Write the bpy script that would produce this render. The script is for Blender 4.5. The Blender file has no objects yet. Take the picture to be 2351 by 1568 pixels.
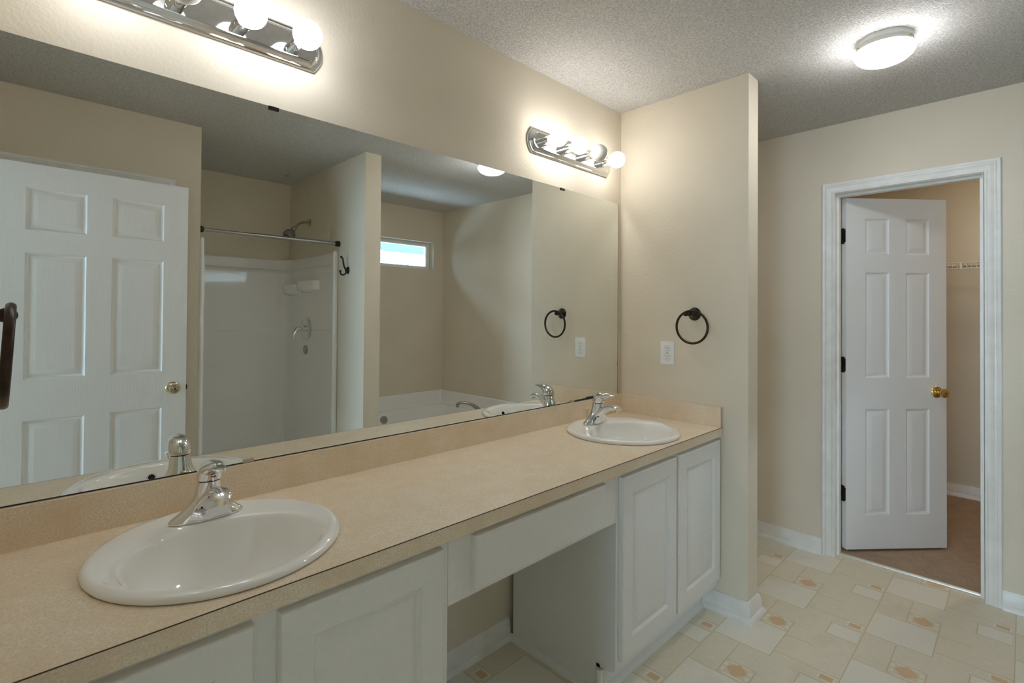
import bpy, bmesh, math, random
from mathutils import Vector, Matrix
random.seed(7)
S = bpy.context.scene
COL = S.collection
# ---------------------------------------------------------------- camera
f, cx, cy = 1165.186, 1175.476, 710.342
yaw = math.pi / 4 + .0053; pitch = .0106; roll = .0070
fw = Vector((math.cos(yaw), math.sin(yaw), 0)); rt = Vector((math.sin(yaw), -math.cos(yaw), 0)); up = Vector((0, 0, 1))
fw2 = fw * math.cos(pitch) + up * math.sin(pitch); up2 = up * math.cos(pitch) - fw * math.sin(pitch)
rt3 = rt * math.cos(roll) + up2 * math.sin(roll); up3 = up2 * math.cos(roll) - rt * math.sin(roll)
cam = bpy.data.cameras.new('camera'); camo = bpy.data.objects.new('camera', cam); COL.objects.link(camo)
cam.sensor_width = 36; cam.sensor_fit = 'HORIZONTAL'; cam.lens = f / 2351 * 36
cam.shift_x = (1175.5 - cx) / 2351; cam.shift_y = (cy - 784) / 2351
cam.clip_start = .02; cam.clip_end = 200
mw = Matrix((rt3, up3, -fw2)).transposed().to_4x4(); mw.translation = Vector((0, -1.5301, 1.3502))
camo.matrix_world = mw
S.camera = camo
# ---------------------------------------------------------------- light levels and exposure
SKY = (.61, .80, 1.0); SKY_STRENGTH = 10.5
BULB_E = 11.6; BULB_COL = (1.0, .985, .965)
BULB_E2 = 11.6; BULB_COL2 = (.90, .94, 1.0)
DOME_E = 23.0; DOME_COL = (.985, .985, 1.0)
CLOSET_E = 30.0; CLOSET_COL = (1.0, .84, .62)
S.view_settings.view_transform = 'Standard'; S.view_settings.look = 'None'
S.view_settings.exposure = 0.95; S.view_settings.gamma = 1.0
S.view_settings.use_curve_mapping = False
S.cycles.use_denoising = True
S.cycles.max_bounces = 14; S.cycles.diffuse_bounces = 7; S.cycles.glossy_bounces = 6; S.cycles.transparent_max_bounces = 12
S.cycles.sample_clamp_indirect = 6.0
S.cycles.caustics_reflective = True; S.cycles.blur_glossy = .05
W = bpy.data.worlds.new('sky'); S.world = W; W.use_nodes = True
W.node_tree.nodes['Background'].inputs[0].default_value = (*SKY, 1); W.node_tree.nodes['Background'].inputs[1].default_value = SKY_STRENGTH
sl = bpy.data.lights.new('sun', 'SUN'); sl.energy = 5; sl.angle = .02; sl.color = (1, .95, .88)
so = bpy.data.objects.new('sun', sl); COL.objects.link(so); so.rotation_euler = (math.radians(-38), math.radians(12), 0)
def portal(name, loc, rot, sx, sy):
    l = bpy.data.lights.new(name, 'AREA'); l.shape = 'RECTANGLE'; l.size = sx; l.size_y = sy; l.cycles.is_portal = True
    o = bpy.data.objects.new(name, l); COL.objects.link(o); o.location = loc; o.rotation_euler = rot

# ---------------------------------------------------------------- helpers
def smooth(me, ang=35):
    me.polygons.foreach_set('use_smooth', [True] * len(me.polygons))
    me.set_sharp_from_angle(angle=math.radians(ang))
def obj(name, bm, m, parent=None, sm=True, ang=35, label=None, bev=0):
    if bev: bmesh.ops.bevel(bm, geom=[e for e in bm.edges if len(e.link_faces) == 2 and e.calc_face_angle(0) > .6], offset=bev, segments=2, affect='EDGES', profile=.6, clamp_overlap=True)
    bmesh.ops.recalc_face_normals(bm, faces=bm.faces[:])
    me = bpy.data.meshes.new(name); bm.to_mesh(me); bm.free()
    for mm in (m if isinstance(m, (list, tuple)) else [m]): me.materials.append(mm)
    if sm: smooth(me, ang)
    o = bpy.data.objects.new(name, me); COL.objects.link(o)
    if parent: o.parent = parent
    if label: o['label'] = label
    return o
def thing(name, label, cat, loc=(0, 0, 0), rz=0, group=None, kind=None):
    o = bpy.data.objects.new(name, None); COL.objects.link(o); o.location = loc; o.rotation_euler = (0, 0, rz); o.empty_display_size = .05
    return tag(o, label, cat, group, kind)
def tag(o, label, cat, group=None, kind=None):
    o['label'] = label; o['category'] = cat
    if group: o['group'] = group
    if kind: o['kind'] = kind
    return o
def struct(name, bm, m, label, cat, **k): return tag(obj(name, bm, m, **k), label, cat, None, 'structure')
def NB(): return bmesh.new()
def box(bm, x0, x1, y0, y1, z0, z1, mi=0):
    vs = [bm.verts.new((x, y, z)) for x in (x0, x1) for y in (y0, y1) for z in (z0, z1)]
    for q in ((0, 1, 3, 2), (4, 6, 7, 5), (0, 4, 5, 1), (2, 3, 7, 6), (0, 2, 6, 4), (1, 5, 7, 3)):
        bm.faces.new([vs[i] for i in q]).material_index = mi
    return bm
def BX(*a): return box(NB(), *a)
def rings(bm, loops, cap0=True, cap1=True, close=True, mi=0):
    vv = [[bm.verts.new(p) for p in l] for l in loops]
    n = len(vv[0])
    for a, b in zip(vv, vv[1:]):
        for i in range(n if close else n - 1):
            j = (i + 1) % n
            bm.faces.new((a[i], a[j], b[j], b[i])).material_index = mi
    if cap0: bm.faces.new(vv[0][::-1]).material_index = mi
    if cap1: bm.faces.new(vv[-1]).material_index = mi
    return bm
def axis_m(loc, d):
    d = Vector(d).normalized(); m = d.to_track_quat('Z', 'Y').to_matrix().to_4x4(); m.translation = Vector(loc); return m
def lathe(bm, prof, loc=(0, 0, 0), d=(0, 0, 1), seg=32, cap0=True, cap1=True, sx=1, sy=1, mi=0):
    m = axis_m(loc, d)
    loops = [[m @ Vector((r * sx * math.cos(2 * math.pi * i / seg), r * sy * math.sin(2 * math.pi * i / seg), z)) for i in range(seg)] for r, z in prof]
    return rings(bm, loops, cap0, cap1, mi=mi)
def tube(bm, path, r, seg=14, sy=1.0, caps=True, upv=None, mi=0):
    P = [Vector(p) for p in path]; n = len(P)
    R = r if isinstance(r, (list, tuple)) else [r] * n
    loops = []; nv = Vector(upv) if upv else None
    for i in range(n):
        t = (P[min(i + 1, n - 1)] - P[max(i - 1, 0)]).normalized()
        if nv is None: nv = t.orthogonal().normalized()
        nv = (nv - t * nv.dot(t)).normalized(); b = t.cross(nv)
        ri = R[i]; ra, rb = ri if isinstance(ri, tuple) else (ri, ri * sy)
        loops.append([P[i] + nv * ra * math.cos(2 * math.pi * k / seg) + b * rb * math.sin(2 * math.pi * k / seg) for k in range(seg)])
    return rings(bm, loops, caps, caps, mi=mi)
def sphere(bm, loc, r, seg=32, rz=None, d=(0, 0, 1)):
    rz = rz or r; k = seg // 2
    return lathe(bm, [(max(r * math.sin(math.pi * i / k), 1e-5), -rz * math.cos(math.pi * i / k)) for i in range(k + 1)], loc, d, seg, False, False)
def torus(bm, c, R, r, axis, seg=64, s2=14):
    m = axis_m(c, axis); vv = []
    for i in range(seg):
        a = 2 * math.pi * i / seg
        vv.append([bm.verts.new(m @ Vector(((R + r * math.cos(2 * math.pi * k / s2)) * math.cos(a), (R + r * math.cos(2 * math.pi * k / s2)) * math.sin(a), r * math.sin(2 * math.pi * k / s2)))) for k in range(s2)])
    for i in range(seg):
        for k in range(s2):
            bm.faces.new((vv[i][k], vv[(i + 1) % seg][k], vv[(i + 1) % seg][(k + 1) % s2], vv[i][(k + 1) % s2]))
    return bm
def sweep(bm, pts, prof, nrm, sign=1, closed=True):
    P = [Vector(p) for p in pts]; nrm = Vector(nrm); T = [(b - a).normalized() for a, b in zip(P, P[1:])]
    sv = [nrm.cross(t) * sign for t in T]; loops = []
    for i, p in enumerate(P):
        a = sv[max(i - 1, 0)]; b = sv[min(i, len(sv) - 1)]
        m = (a + b) / (1 + a.dot(b))
        loops.append([p + m * q[0] + nrm * q[1] for q in prof])
    return rings(bm, loops, closed, closed, close=closed)
def arc(c, r, a0, a1, n): return [(c[0] + r * math.cos(a0 + (a1 - a0) * i / n), c[1] + r * math.sin(a0 + (a1 - a0) * i / n)) for i in range(n + 1)]
def bez(p0, p1, p2, p3, n=12):
    p0, p1, p2, p3 = map(Vector, (p0, p1, p2, p3)); o = []
    for i in range(n + 1):
        t = i / n; o.append(p0 * (1 - t) ** 3 + p1 * 3 * t * (1 - t) ** 2 + p2 * 3 * t * t * (1 - t) + p3 * t ** 3)
    return o
# panelled slab: local x 0..w, z z0..z1, front face at y=0 (looking toward -y), back at y=t
def panel_slab(bm, w, z0, z1, t, panels, prof, both=False):
    def face(y, sgn):
        xs = sorted({0, w} | {p[0] for p in panels} | {p[1] for p in panels}); zs = sorted({z0, z1} | {p[2] for p in panels} | {p[3] for p in panels})
        for a, b in zip(xs, xs[1:]):
            for c, d in zip(zs, zs[1:]):
                mx, mz = (a + b) / 2, (c + d) / 2
                if any(p[0] < mx < p[1] and p[2] < mz < p[3] for p in panels): continue
                bm.faces.new([bm.verts.new(v) for v in ((a, y, c), (b, y, c), (b, y, d), (a, y, d))])
        for x0, x1, c, d in panels:
            loops = [[(x0 + i, y + sgn * dp, c + i), (x1 - i, y + sgn * dp, c + i), (x1 - i, y + sgn * dp, d - i), (x0 + i, y + sgn * dp, d - i)] for i, dp in prof]
            rings(bm, loops, False, True)
    face(0, 1)
    if both: face(t, -1)
    else: bm.faces.new([bm.verts.new(v) for v in ((0, t, z0), (w, t, z0), (w, t, z1), (0, t, z1))])
    for q in (((0, 0, z0), (0, t, z0), (0, t, z1), (0, 0, z1)), ((w, 0, z0), (w, t, z0), (w, t, z1), (w, 0, z1)), ((0, 0, z0), (w, 0, z0), (w, t, z0), (0, t, z0)), ((0, 0, z1), (w, 0, z1), (w, t, z1), (0, t, z1))):
        bm.faces.new([bm.verts.new(v) for v in q])
    bmesh.ops.remove_doubles(bm, verts=bm.verts[:], dist=1e-5)
    return bm

# ---------------------------------------------------------------- materials
class NT:
    def __init__(s, m): s.t = m.node_tree; s.n = s.t.nodes; s.l = s.t.links
    def M(s, op, a, b=None, c=None):
        x = s.n.new('ShaderNodeMath'); x.operation = op
        for i, v in enumerate((a, b, c)):
            if v is None: continue
            if isinstance(v, (int, float)): x.inputs[i].default_value = v
            else: s.l.new(v, x.inputs[i])
        return x.outputs[0]
    def mix(s, fac, a, b):
        x = s.n.new('ShaderNodeMix'); x.data_type = 'RGBA'
        for i, v in ((0, fac), (6, a), (7, b)):
            if isinstance(v, tuple): x.inputs[i].default_value = (*v, 1)
            elif isinstance(v, (int, float)): x.inputs[i].default_value = v
            else: s.l.new(v, x.inputs[i])
        return x.outputs[2]
    def noise(s, scale, detail=4, rough=.5, vec=None, mapscale=None):
        x = s.n.new('ShaderNodeTexNoise'); x.inputs['Scale'].default_value = scale; x.inputs['Detail'].default_value = detail; x.inputs['Roughness'].default_value = rough
        v = vec or s.obj()
        if mapscale:
            mp = s.n.new('ShaderNodeMapping'); mp.inputs['Scale'].default_value = mapscale; s.l.new(v, mp.inputs[0]); v = mp.outputs[0]
        s.l.new(v, x.inputs['Vector']); return x.outputs[0]
    def obj(s):
        if not hasattr(s, '_o'): s._o = s.n.new('ShaderNodeTexCoord').outputs['Object']
        return s._o
    def ramp(s, v, a, b):
        x = s.n.new('ShaderNodeMapRange'); x.inputs[1].default_value = a; x.inputs[2].default_value = b; s.l.new(v, x.inputs[0]); return x.outputs[0]
    def bump(s, h, strength, dist):
        x = s.n.new('ShaderNodeBump'); x.inputs['Strength'].default_value = strength; x.inputs['Distance'].default_value = dist
        s.l.new(h, x.inputs['Height']); s.l.new(x.outputs[0], s.bsdf.inputs['Normal'])
    def col(s, c): s.l.new(c, s.bsdf.inputs['Base Color'])
def lin(r, g, b):
    return tuple(((c / 255) / 12.92 if c / 255 <= .04045 else ((c / 255 + .055) / 1.055) ** 2.4) for c in (r, g, b))
def mat(name, c, rough=.5, metal=0, spec=.5, coat=0):
    m = bpy.data.materials.new(name); m.use_nodes = True; b = m.node_tree.nodes['Principled BSDF']
    b.inputs['Base Color'].default_value = (*c, 1); b.inputs['Roughness'].default_value = rough; b.inputs['Metallic'].default_value = metal
    b.inputs['Specular IOR Level'].default_value = spec; b.inputs['Coat Weight'].default_value = coat
    t = NT(m); t.bsdf = b
    return m, t
def make_wall(name, c, scale=95, st=.22):
    m, t = mat(name, c, .75, 0, .25)
    n = t.noise(scale, 3, .55); n2 = t.noise(3, 2)
    t.col(t.mix(t.ramp(n2, .3, .7), tuple(x * .97 for x in c), tuple(min(1, x * 1.02) for x in c)))
    t.bump(n, st, .006); return m
WALL = make_wall('tan_orange_peel_paint', lin(221, 211, 192))
CEIL, t = mat('white_popcorn_ceiling', lin(222, 218, 208), .95, 0, .1)
n = t.noise(130, 4, .65); t.bump(n, 1.0, .014); t.col(t.mix(t.ramp(n, .35, .62), lin(206, 203, 197), lin(243, 241, 237)))
TRIM, t = mat('white_semigloss_trim', lin(232, 231, 226), .35, 0, .45)
n = t.noise(14, 3, .5, mapscale=(1, 1, 1)); t.col(t.mix(t.ramp(n, .35, .7), lin(226, 224, 217), lin(236, 235, 231)))
DOOR, t = mat('white_moulded_door_paint', lin(232, 231, 228), .38, 0, .45)
n = t.noise(9, 4, .6, mapscale=(24, 24, 1.1)); t.bump(n, .18, .004)
CAB, t = mat('white_cabinet_thermofoil', lin(226, 225, 220), .42, 0, .4)
n = t.noise(60, 2); t.col(t.mix(n, lin(222, 221, 215), lin(230, 229, 225)))
LAM, t = mat('beige_speckled_laminate', lin(205, 178, 140), .42, 0, .5, .6)
t.bsdf.inputs['Coat Roughness'].default_value = .38; t.bsdf.inputs['Coat IOR'].default_value = 1.6; t.bsdf.inputs['Sheen Weight'].default_value = .25; t.bsdf.inputs['Sheen Roughness'].default_value = .35
n1 = t.noise(260, 3, .6); n2 = t.noise(70, 3, .6); n3 = t.noise(14, 2)
c1 = t.mix(t.ramp(n1, .32, .68), lin(212, 190, 160), lin(244, 233, 212)); c2 = t.mix(t.ramp(n2, .55, .72), c1, lin(226, 204, 174))
t.col(t.mix(t.ramp(n3, .3, .7), c2, t.mix(.5, c2, lin(214, 190, 154))))
SEAM, t = mat('dark_laminate_seam', lin(74, 54, 38), .6); t.col(t.mix(t.noise(40), lin(60, 44, 30), lin(86, 64, 46)))
PORC, t = mat('white_glazed_porcelain', lin(240, 239, 235), .07, 0, .5, .4); t.col(t.mix(t.noise(5), lin(238, 237, 232), lin(242, 241, 238)))
FIBER, t = mat('white_fibreglass_gloss', lin(236, 233, 228), .045, 0, .5); nb = t.noise(9, 2, .4); t.bump(nb, .05, .01); t.col(t.mix(t.noise(3), lin(238, 237, 234), lin(243, 242, 240)))
CHROME, t = mat('polished_chrome', (.82, .83, .84), .06, 1); t.col(t.mix(t.noise(6), (.78, .79, .80), (.86, .86, .87)))
SATIN, t = mat('satin_nickel_grey', (.42, .42, .41), .3, 1); t.col(t.mix(t.noise(30), (.36, .36, .35), (.48, .48, .47)))
BRASS, t = mat('polished_brass', (.80, .60, .26), .12, 1); t.col(t.mix(t.noise(20), (.76, .56, .22), (.84, .65, .32)))
ANTB, t = mat('antique_pale_brass', (.74, .64, .44), .15, 1); t.col(t.mix(t.noise(20), (.70, .60, .38), (.78, .69, .50)))
BRONZE, t = mat('oil_rubbed_bronze', lin(48, 38, 30), .32, .6, .5); t.col(t.mix(t.ramp(t.noise(25), .4, .7), lin(40, 32, 25), lin(74, 58, 44)))
BLACK, t = mat('black_enamel', lin(16, 15, 15), .35); t.col(t.mix(t.noise(20), lin(12, 12, 12), lin(24, 22, 21)))
DARK, t = mat('dark_slot', lin(14, 13, 12), .7); t.col(t.mix(t.noise(20), lin(10, 9, 9), lin(20, 18, 16)))
PLAST, t = mat('white_plastic', lin(238, 239, 238), .3); t.col(t.mix(t.noise(20), lin(234, 236, 235), lin(241, 241, 240)))
GREYP, t = mat('grey_translucent_cap', lin(178, 176, 172), .35); t.col(t.mix(t.noise(40), lin(165, 163, 160), lin(190, 188, 184)))
LAMPW, t = mat('white_lamp_enamel', lin(214, 211, 202), .4); t.col(t.mix(t.noise(20), lin(208, 205, 196), lin(219, 216, 208)))
RED, t = mat('red_hot_mark', lin(190, 60, 40), .4); t.col(t.mix(t.noise(90), lin(180, 52, 34), lin(200, 70, 48)))
GALV, t = mat('aluminium_threshold', (.72, .69, .62), .35, .7); t.col(t.mix(t.noise(40), (.66, .62, .55), (.80, .77, .70)))
WIRE, t = mat('white_vinyl_wire', lin(232, 226, 214), .4); t.col(t.mix(t.noise(40), lin(226, 220, 208), lin(236, 231, 220)))
MIRROR, t = mat('silvered_mirror', (.86, .885, .865), 0.0, 1); t.col(t.mix(t.noise(2), (.855, .88, .86), (.865, .89, .87)))
MEDGE, t = mat('mirror_ground_edge', lin(70, 74, 68), .3); t.col(t.mix(t.noise(60), lin(56, 60, 54), lin(92, 96, 88)))
WORN, t = mat('desilvered_black_edge', lin(34, 28, 22), .5); t.col(t.mix(t.noise(80), lin(22, 18, 14), lin(52, 42, 32)))
CLEAR, t = mat('clear_plastic_clip', lin(180, 172, 150), .2); t.col(t.mix(t.noise(40), lin(160, 150, 128), lin(200, 192, 172)))
CARPET, t = mat('brown_cut_pile_carpet', lin(150, 122, 98), .95, 0, .05)
n = t.noise(220, 4, .7); n2 = t.noise(16, 3); t.col(t.mix(t.ramp(n, .3, .7), t.mix(t.ramp(n2, .3, .7), lin(176, 148, 124), lin(194, 166, 140)), t.mix(t.ramp(n2, .3, .7), lin(226, 202, 176), lin(236, 214, 190)))); t.bump(n, 1.0, .012)
def emit(name, c, e):
    m, t = mat(name, (.9, .88, .84), .15); t.bsdf.inputs['Emission Color'].default_value = (*c, 1); t.bsdf.inputs['Emission Strength'].default_value = e
    return m
BULB = emit('lit_frosted_bulb', BULB_COL, BULB_E); BULB2 = emit('lit_cool_frosted_bulb', BULB_COL2, BULB_E2); DOME = emit('lit_opal_glass', DOME_COL, DOME_E); CDOME = emit('lit_warm_opal_glass', CLOSET_COL, CLOSET_E)
OFFB, t = mat('unlit_frosted_bulb', lin(232, 232, 226), .12); t.col(t.mix(t.noise(12), lin(196, 197, 190), lin(208, 208, 203)))
OFFB.node_tree.nodes['Principled BSDF'].inputs['Subsurface Weight'].default_value = .0
GLASS = bpy.data.materials.new('clear_window_glass'); GLASS.use_nodes = True
g = GLASS.node_tree; g.nodes.clear()
o_ = g.nodes.new('ShaderNodeOutputMaterial'); mx = g.nodes.new('ShaderNodeMixShader'); tr = g.nodes.new('ShaderNodeBsdfTransparent'); gl = g.nodes.new('ShaderNodeBsdfGlossy'); fr = g.nodes.new('ShaderNodeFresnel')
gl.inputs['Roughness'].default_value = 0; tr.inputs[0].default_value = (.93, .97, .98, 1); fr.inputs[0].default_value = 1.4
g.links.new(fr.outputs[0], mx.inputs[0]); g.links.new(tr.outputs[0], mx.inputs[1]); g.links.new(gl.outputs[0], mx.inputs[2]); g.links.new(mx.outputs[0], o_.inputs[0])
SHING, t = mat('pale_shingle_roof', lin(190, 188, 184), .8)
bt = t.n.new('ShaderNodeTexBrick'); bt.inputs['Scale'].default_value = 1; bt.inputs['Brick Width'].default_value = .9; bt.inputs['Row Height'].default_value = .30; bt.inputs['Mortar Size'].default_value = .05; bt.inputs['Mortar Smooth'].default_value = .2
bt.inputs['Color1'].default_value = (*lin(190, 188, 184), 1); bt.inputs['Color2'].default_value = (*lin(166, 165, 162), 1); bt.inputs['Mortar'].default_value = (*lin(34, 34, 34), 1)
t.l.new(t.obj(), bt.inputs['Vector']); t.col(bt.outputs[0])
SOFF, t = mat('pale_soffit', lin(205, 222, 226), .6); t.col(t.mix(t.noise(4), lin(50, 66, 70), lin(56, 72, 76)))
# vinyl floor pattern
VINYL, t = mat('patterned_sheet_vinyl', lin(205, 192, 165), .38, 0, .4)
sep = t.n.new('ShaderNodeSeparateXYZ'); t.l.new(t.obj(), sep.inputs[0]); M = t.M; PP = .456
a = M('MODULO', M('ADD', sep.outputs[0], -2.899 + .277 + 20 * PP), PP); b = M('MODULO', M('ADD', sep.outputs[1], 1.21 + .06 + 20 * PP), PP)
def rect(a0, a1, b0, b1): return M('MULTIPLY', M('LESS_THAN', M('ABSOLUTE', M('SUBTRACT', a, (a0 + a1) / 2)), (a1 - a0) / 2), M('LESS_THAN', M('ABSOLUTE', M('SUBTRACT', b, (b0 + b1) / 2)), (b1 - b0) / 2))
def umax(l):
    r = l[0]
    for q in l[1:]: r = M('MAXIMUM', r, q)
    return r
st = t.noise(10, 4, .6, mapscale=(11, 2.5, 1)); sp = t.noise(150, 3, .6); bl = t.noise(4, 3)
base = t.mix(t.ramp(st, .3, .7), lin(222, 213, 192), lin(233, 226, 208)); base = t.mix(t.ramp(sp, .35, .7), base, t.mix(.5, base, lin(210, 198, 172)))
pale = t.mix(t.ramp(sp, .3, .7), lin(227, 222, 207), lin(236, 231, 218))
cream = lin(231, 224, 207)
h = .0019
lines = umax([rect(-.01, PP + .01, .227 - h, .227 + h), rect(0, .320, .003 - h, .003 + h), rect(.222, .447, .116 - h, .116 + h), rect(.219 - h, .219 + h, .003, .227),
    rect(.320 - h, .320 + h, .003, .116), rect(.001 - h, .002 + h, .003, .227), rect(.333 - h, .333 + h, .23, .35), rect(.440 - h, .440 + h, .23, .345), rect(.222, .320, .458 - h, .458 + h), rect(.333, .44, .345 - h, .345 + h), rect(.05 - h, .05 + h, .23, .456), rect(.2 - h, .2 + h, .35, .456)])
dia = M('LESS_THAN', M('ADD', M('POWER', M('DIVIDE', M('ABSOLUTE', M('SUBTRACT', a, .275)), .040), 1.25), M('POWER', M('DIVIDE', M('ABSOLUTE', M('SUBTRACT', b, .060)), .036), 1.25)), 1.0)
c = t.mix(umax([rect(.004, .217, .006, .225), rect(.340, .433, .236, .341)]), base, pale)
c = t.mix(rect(.222, .320, .005, .114), c, lin(220, 208, 182))
c = t.mix(umax([rect(.226, .236, .02, .1), rect(.308, .317, .02, .1), rect(.242, .266, .009, .022), rect(.278, .302, .009, .022), rect(.242, .266, .098, .111), rect(.278, .302, .098, .111), rect(.002, .044, .237, .297)]), c, cream)
c = t.mix(lines, c, lin(206, 190, 158))
org = t.mix(t.ramp(sp, .3, .7), lin(210, 176, 134), lin(222, 192, 154))
c = t.mix(umax([dia, rect(.005, .036, .245, .288)]), c, org)
c = t.mix(t.ramp(bl, .58, .8), c, t.mix(.25, c, lin(170, 150, 120)))
t.col(c); t.bump(t.noise(60, 3), .05, .004)

# ---------------------------------------------------------------- room dimensions
H = 2.44; XL = -.065; XE = 2.334; XEB = 2.446; YS = -.665; XF = 3.31; YB = -2.885; ZC = .841; YE = -1.888
FX = 1.688; FXB = 1.806; FY = -1.597
# setting
struct('floor', BX(XL - .12, XF + .06, YB - .1, .05, -.08, 0), VINYL, 'cream sheet vinyl bathroom floor with small orange diamond pattern', 'floor', sm=False)
struct('floor_closet', BX(XF + .06, 5.2, -3.1, .7, -.08, .012), CARPET, 'brown carpet inside the closet behind the open white door', 'carpet', sm=False)
struct('floor_bedroom', BX(-4.1, XL - .12, -3.2, 1.2, -.08, .012), CARPET, 'brown carpet of the bedroom beyond the entry doorway', 'carpet', sm=False)
struct('ceiling', BX(-4.2, 5.3, -3.2, 1.3, H, H + .12), CEIL, 'white popcorn textured ceiling', 'ceiling', sm=False)
struct('wall_mirror', BX(XL, XF, 0, .1, 0, H), WALL, 'tan wall carrying the wide mirror and both light bars', 'wall', sm=False)
bm = NB(); box(bm, XL - .12, XL, -.997, 1.2, 0, H); box(bm, XL - .12, XL, -3.2, -1.752, 0, H); box(bm, XL - .12, XL, -1.752, -.997, 2.05, H)
struct('wall_left', bm, WALL, 'tan wall with the entry doorway at the left end of the vanity', 'wall', sm=False)
struct('wall_stub', BX(XE, XEB, YS, 0, 0, H), WALL, 'short tan wall at the far end of the vanity holding the outlet', 'wall', sm=False)
bm = NB(); box(bm, XF, XF + .115, -.775, .7, 0, H); box(bm, XF, XF + .115, -3.1, -1.392, 0, H); box(bm, XF, XF + .115, -1.392, -.775, 2.05, H)
struct('wall_right', bm, WALL, 'tan wall with the white cased closet doorway', 'wall', sm=False)
bm = NB(); box(bm, XL, .79, YE - .115, YE, 0, H); box(bm, .675, .79, YB, YE - .115, 0, H)
struct('wall_shower_side', bm, WALL, 'tan wall seen in the mirror behind the reflected white door', 'wall', sm=False)
struct('wall_partition', BX(FX, FXB, YB, FY, 0, H), WALL, 'tan partition wall between shower and bathtub holding the black hook', 'wall', sm=False)
WX0, WX1, WZ0, WZ1 = 1.95, 3.184, 1.818, 2.105
bm = NB(); box(bm, .675, WX0, YB - .15, YB, 0, H); box(bm, WX1, XF, YB - .15, YB, 0, H); box(bm, WX0, WX1, YB - .15, YB, 0, WZ0); box(bm, WX0, WX1, YB - .15, YB, WZ1, H)
struct('wall_back', bm, WALL, 'tan wall behind the bathtub with a narrow high window', 'wall', sm=False)
struct('wall_closet_back', BX(5.087, 5.2, -3.1, .7, 0, H), WALL, 'tan back wall of the closet carrying the wire shelf', 'wall', sm=False)
bm = NB(); box(bm, XF + .115, 5.087, .6, .7, 0, H); box(bm, XF + .115, 5.087, -3.1, -3.0, 0, H)
struct('wall_closet_sides', bm, WALL, 'tan side walls inside the closet', 'wall', sm=False)
bm = NB(); box(bm, -4.1, -4.0, -3.2, -2.5, 0, H); box(bm, -4.1, -4.0, -.1, 1.2, 0, H); box(bm, -4.1, -4.0, -2.5, -.1, 0, .5); box(bm, -4.1, -4.0, -2.5, -.1, 2.2, H)
box(bm, -4.0, XL - .12, 1.1, 1.2, 0, H); box(bm, -4.0, XL - .12, -3.2, -3.1, 0, H)
struct('wall_bedroom', bm, WALL, 'tan bedroom walls beyond the entry doorway', 'wall', sm=False)
def window(name, label, x0, x1, z0, z1, y, wd=.038, rot=None, mull=False):
    w = thing(name, label, 'window', kind='structure')
    bm = NB(); box(bm, x0, x1, y - .02, y + .02, z0, z0 + wd); box(bm, x0, x1, y - .02, y + .02, z1 - wd, z1); box(bm, x0, x0 + wd, y - .02, y + .02, z0 + wd, z1 - wd); box(bm, x1 - wd, x1, y - .02, y + .02, z0 + wd, z1 - wd)
    if mull: box(bm, (x0 + x1) / 2 - .02, (x0 + x1) / 2 + .02, y - .015, y + .015, z0 + wd, z1 - wd)
    obj('window_frame', bm, PLAST, w, bev=.003)
    obj('glass_pane', BX(x0 + wd - .004, x1 - wd + .004, y - .002, y + .002, z0 + wd - .004, z1 - wd + .004), GLASS, w, sm=False)
    return w
window('window_1', 'narrow high white framed window above the bathtub', WX0, WX1, WZ0, WZ1, YB - .105)
w2 = window('window_2', 'large bedroom window beyond the entry doorway', -1.2, 1.2, .5, 2.2, 0, .05, mull=True); w2.rotation_euler = (0, 0, math.pi / 2); w2.location = (-4.05, -1.3, 0)
portal('bath_window_daylight', ((WX0 + WX1) / 2, YB - .16, (WZ0 + WZ1) / 2), (math.radians(90), 0, 0), WX1 - WX0, WZ1 - WZ0)
portal('bedroom_window_daylight', (-4.12, -1.3, 1.35), (math.radians(90), 0, math.radians(-90)), 2.4, 1.7)
# baseboards and casing
BASE = [(0, 0), (.030, 0), (.030, .004), (.0275, .014), (.021, .021), (.0155, .024), (.0155, .058), (.013, .063), (.0125, .070), (.008, .077), (.007, .085), (0, .087)]
def baseboard(name, pts, label, sign=-1): struct(name, sweep(NB(), pts, BASE, (0, 0, 1), sign), TRIM, label, 'baseboard', ang=30)
baseboard('baseboard_stub', [(XE, -.452, 0), (XE, YS, 0), (XEB, YS, 0), (XEB, 0, 0), (XF, 0, 0), (XF, -.715, 0)], 'white baseboard wrapping the short wall and running to the closet casing')
baseboard('baseboard_right', [(XF, -1.4535, 0), (XF, -1.76, 0)], 'white baseboard right of the closet doorway')
baseboard('baseboard_knee', [(.793, 0, 0), (1.503, 0, 0)], 'white baseboard in the knee space under the counter')
baseboard('baseboard_closet', [(5.087, .6, .012), (5.087, -3.0, .012)], 'white baseboard along the closet back wall')
CAS = [(0, 0), (0, .009), (.003, .012), (.009, .0125), (.013, .009), (.018, .0095), (.030, .013), (.036, .0165), (.041, .0165), (.045, .013), (.050, .0155), (.0565, .0165), (.0595, .013), (.0595, 0)]
struct('trim_1', sweep(NB(), [(XF, -.775, 0), (XF, -.775, 2.048), (XF, -1.394, 2.048), (XF, -1.394, 0)], CAS, (-1, 0, 0)), TRIM, 'white moulded casing around the closet doorway', 'door casing', ang=25)
bm = NB(); box(bm, XF, XF + .115, -.777, -.773, 0, 2.05); box(bm, XF, XF + .115, -1.394, -1.389, 0, 2.05); box(bm, XF, XF + .115, -1.389, -.777, 2.045, 2.052)
box(bm, XF + .04, XF + .078, -.789, -.777, 0, 2.045); box(bm, XF + .04, XF + .078, -1.389, -1.377, 0, 2.045); box(bm, XF + .04, XF + .078, -1.377, -.789, 2.033, 2.045)
struct('trim_2', bm, TRIM, 'white jamb and stop inside the closet doorway', 'door jamb', bev=.0015)
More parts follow.
